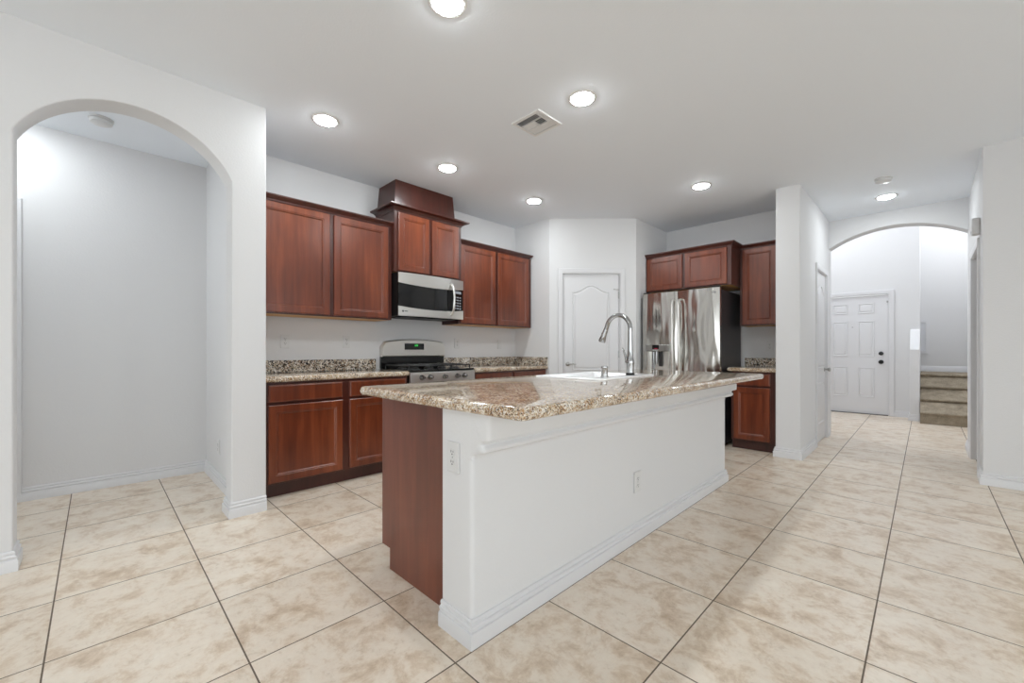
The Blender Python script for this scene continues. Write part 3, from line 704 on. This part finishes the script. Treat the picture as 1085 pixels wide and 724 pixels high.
# ------------------------------------------------------------------ microwave
mw = thing('microwave', 'over-the-range microwave with stainless trim and black glass under the middle cabinet', 'microwave', (-3.572, 2.045, 0), PI/2)
MWW = .785; z0, z1 = 1.430, 1.853
MB().box(0, MWW, .003, .406, z0+.004, z1).build('microwave_body', M['black_matte'], mw, bevel=.003)
def bow(x): u = (x-MWW/2)/(MWW/2); return -.028*(1-u*u)
def strip(name, x0, x1, zlo, zhi, mat, extra=0, parent=None, n=24, th=.018):
    rs = []
    for i in range(n+1):
        x = x0+(x1-x0)*i/n; y = bow(x)-extra; a = zlo(x); b = zhi(x)
        rs.append([(x, y+th, a), (x, y+.002, a), (x, y, a+.002), (x, y, b-.002), (x, y+.002, b), (x, y+th, b)])
    return MB().loft(rs).build(name, M[mat], parent or mw, smooth=40)
U = lambda x: (x-MWW/2)/(MWW/2)
topcurve = lambda x: 1.738+.020*(1-U(x)**2)*0 - .022*max(0, 1-U(x)**2)+.014
botcurve = lambda x: 1.516-.0-.024*(1-U(x)**2)+.012
DX = .598
strip('backing_panel', 0, MWW, lambda x: z0+.002, lambda x: z1-.002, 'black', -.003, th=.012)
strip('door_upper_trim', 0, DX-.002, lambda x: topcurve(x), lambda x: z1-.002, 'steel', .004, th=.013)
strip('door_window', .0, DX-.04, botcurve, topcurve, 'glass_dark', .000, th=.008)
strip('door_lower_trim', 0, DX-.002, lambda x: z0+.002, lambda x: botcurve(x), 'steel', .004, th=.013)
cp = strip('control_panel', DX+.045, MWW-.004, botcurve, topcurve, 'black', .0005, th=.008)
strip('side_upper_trim', DX, MWW, lambda x: topcurve(x), lambda x: z1-.002, 'steel', .004, th=.013)
strip('side_lower_trim', DX, MWW, lambda x: z0+.002, lambda x: botcurve(x), 'steel', .004, th=.013)
strip('display', DX+.06, MWW-.03, lambda x: 1.702, lambda x: 1.732, 'button', .002, parent=mw, n=4, th=.003)
for rI in range(5):
    for cI in range(3):
        bx = DX+.062+cI*.034; bz = 1.665-rI*.030
        strip('button', bx, bx+.022, lambda x, b=bz: b-.007, lambda x, b=bz: b+.007, 'button', .002, n=2, th=.003)
hx = DX+.012
MB().tube([(hx, bow(hx)-.004, 1.790), (hx, bow(hx)-.020, 1.785), (hx, bow(hx)-.046, 1.750), (hx, bow(hx)-.058, 1.65), (hx, bow(hx)-.046, 1.53), (hx, bow(hx)-.020, 1.478), (hx, bow(hx)-.004, 1.472)], [.012, .0125, .0125, .0125, .0125, .0125, .012], 12).build('handle', M['steel'], mw, smooth=60)
lg = MB(); lg.lathe([(0, 0), (.010, 0), (.010, -.0012), (0, -.0012)], (.045, bow(.045)-.0042, 1.478), 'y', 16)
for i in range(4): lg.box(.062+i*.009, .068+i*.009, bow(.075)-.0062, bow(.06)-.0032, 1.474, 1.483)
lg.build('logo', M['plastic_dark'], mw)
MB().box(.05, MWW-.05, .03, .30, z0-.006, z0+.004).build('bottom_grille', M['black_matte'], mw)

# ------------------------------------------------------------------ refrigerator
FW = .925
fr = thing('refrigerator', 'stainless steel french-door refrigerator with a water dispenser in its left door', 'refrigerator', (-2.545, 4.885, 0), 0)
MB().box(.004, FW-.004, .075, .775, .03, 1.785).build('fridge_body', M['dark_side'], fr, bevel=.004)
MB().box(.02, FW-.02, .09, .12, .0, .05).build('toe_grille', M['black_matte'], fr)
for sx in (.06, FW-.06): MB().lathe([(0, 0), (.022, 0), (.022, .03), (0, .03)], (sx, .6, 0), n=12).build('foot', M['black_matte'], fr)
def fdoor(name, x0, x1, z0, z1, hole=None):
    mb = MB(); n = 10
    # gently crowned front sheet with rounded side edges
    xs = [x0+(x1-x0)*i/n for i in range(n+1)]
    def yf(x):
        u = (x-(x0+x1)/2)/((x1-x0)/2); return .020*u*u+(.004 if abs(u) > .999 else 0)
    if not hole:
        prof = [(x0, .07)]+[(x, yf(x)) for x in xs]+[(x1, .07)]
        mb.prism(prof, z0, z1, 'z')
    else:
        hx0, hx1, hz0, hz1 = hole
        for a, b, c, d in ((x0, hx0, z0, z1), (hx1, x1, z0, z1), (hx0, hx1, hz1, z1), (hx0, hx1, z0, hz0)):
            ps = [a]+[x for x in xs if a < x < b]+[b]
            mb.prism([(a, .07)]+[(x, yf(x)) for x in ps]+[(b, .07)], c, d, 'z')
    return mb.build(name, M['steel_wavy'], fr, smooth=30)
gap = .452
dl = fdoor('left_door', .002, gap-.003, .68, 1.805, hole=(.068, .352, .78, 1.10))
dr = fdoor('right_door', gap+.003, FW-.002, .68, 1.805)
dz = fdoor('freezer_drawer', .002, FW-.002, .07, .67)
def fhandle(x, z0_, z1_, par):
    MB().tube([(x, .006, z0_), (x, -.030, z0_+.006), (x, -.050, z0_+.05), (x, -.056, (z0_+z1_)/2), (x, -.050, z1_-.05), (x, -.030, z1_-.006), (x, .006, z1_)], .0125, 12).build('handle', M['steel'], par, smooth=60)
fhandle(gap-.040, .76, 1.70, dl); fhandle(gap+.040, .76, 1.70, dr)
MB().tube([(.08, .004, .60), (.08, -.045, .60), (.11, -.055, .60), (FW-.11, -.055, .60), (FW-.08, -.045, .60), (FW-.08, .004, .60)], .0125, 12).build('handle', M['steel'], dz, smooth=60)
ds = MB().box(.056, .364, -.012, .012, 1.085, 1.168).build('dispenser_panel', M['nickel'], dl, bevel=.008)
MB().box(.145, .232, -.0135, -.0118, 1.112, 1.165).build('display', M['black'], ds, bevel=.001)
MB().box(.172, .212, -.0142, -.0134, 1.1145, 1.1195).build('display_digits', M['red'], ds)
MB().box(.150, .168, -.0135, -.0118, 1.094, 1.102).box(.176, .196, -.0135, -.0118, 1.094, 1.102).box(.204, .220, -.0135, -.0118, 1.094, 1.102).build('dispenser_buttons', M['plastic'], ds)
dn = MB().box(.068, .352, .062, .069, .78, 1.10).box(.068, .080, .001, .062, .78, 1.085).box(.340, .352, .001, .062, .78, 1.085).box(.080, .340, .0, .062, .78, .80).build('dispenser_niche', M['steel'], dl)
MB().box(.115, .150, .030, .060, .86, 1.085).build('ice_chute', M['chrome'], dn, bevel=.01)
MB().box(.205, .250, .040, .060, .90, 1.085).build('water_paddle', M['dark_side'], dn, bevel=.006)
MB().tube([(.182, .03, 1.085), (.182, .03, .93)], .012, 10).build('water_spout', M['chrome'], dn)
MB().lathe([(0, 0), (.014, 0), (.014, -.002), (0, -.002)], (FW-.052, .0045, 1.752), 'y', 20).box(FW-.080, FW-.070, .0005, .004, 1.745, 1.754).build('logo', M['chrome'], dr)
MB().box(.01, .09, .02, .09, 1.806, 1.822).build('hinge_cover', M['black_matte'], fr, bevel=.004)
MB().box(FW-.09, FW-.01, .02, .09, 1.806, 1.822).build('hinge_cover', M['black_matte'], fr, bevel=.004)
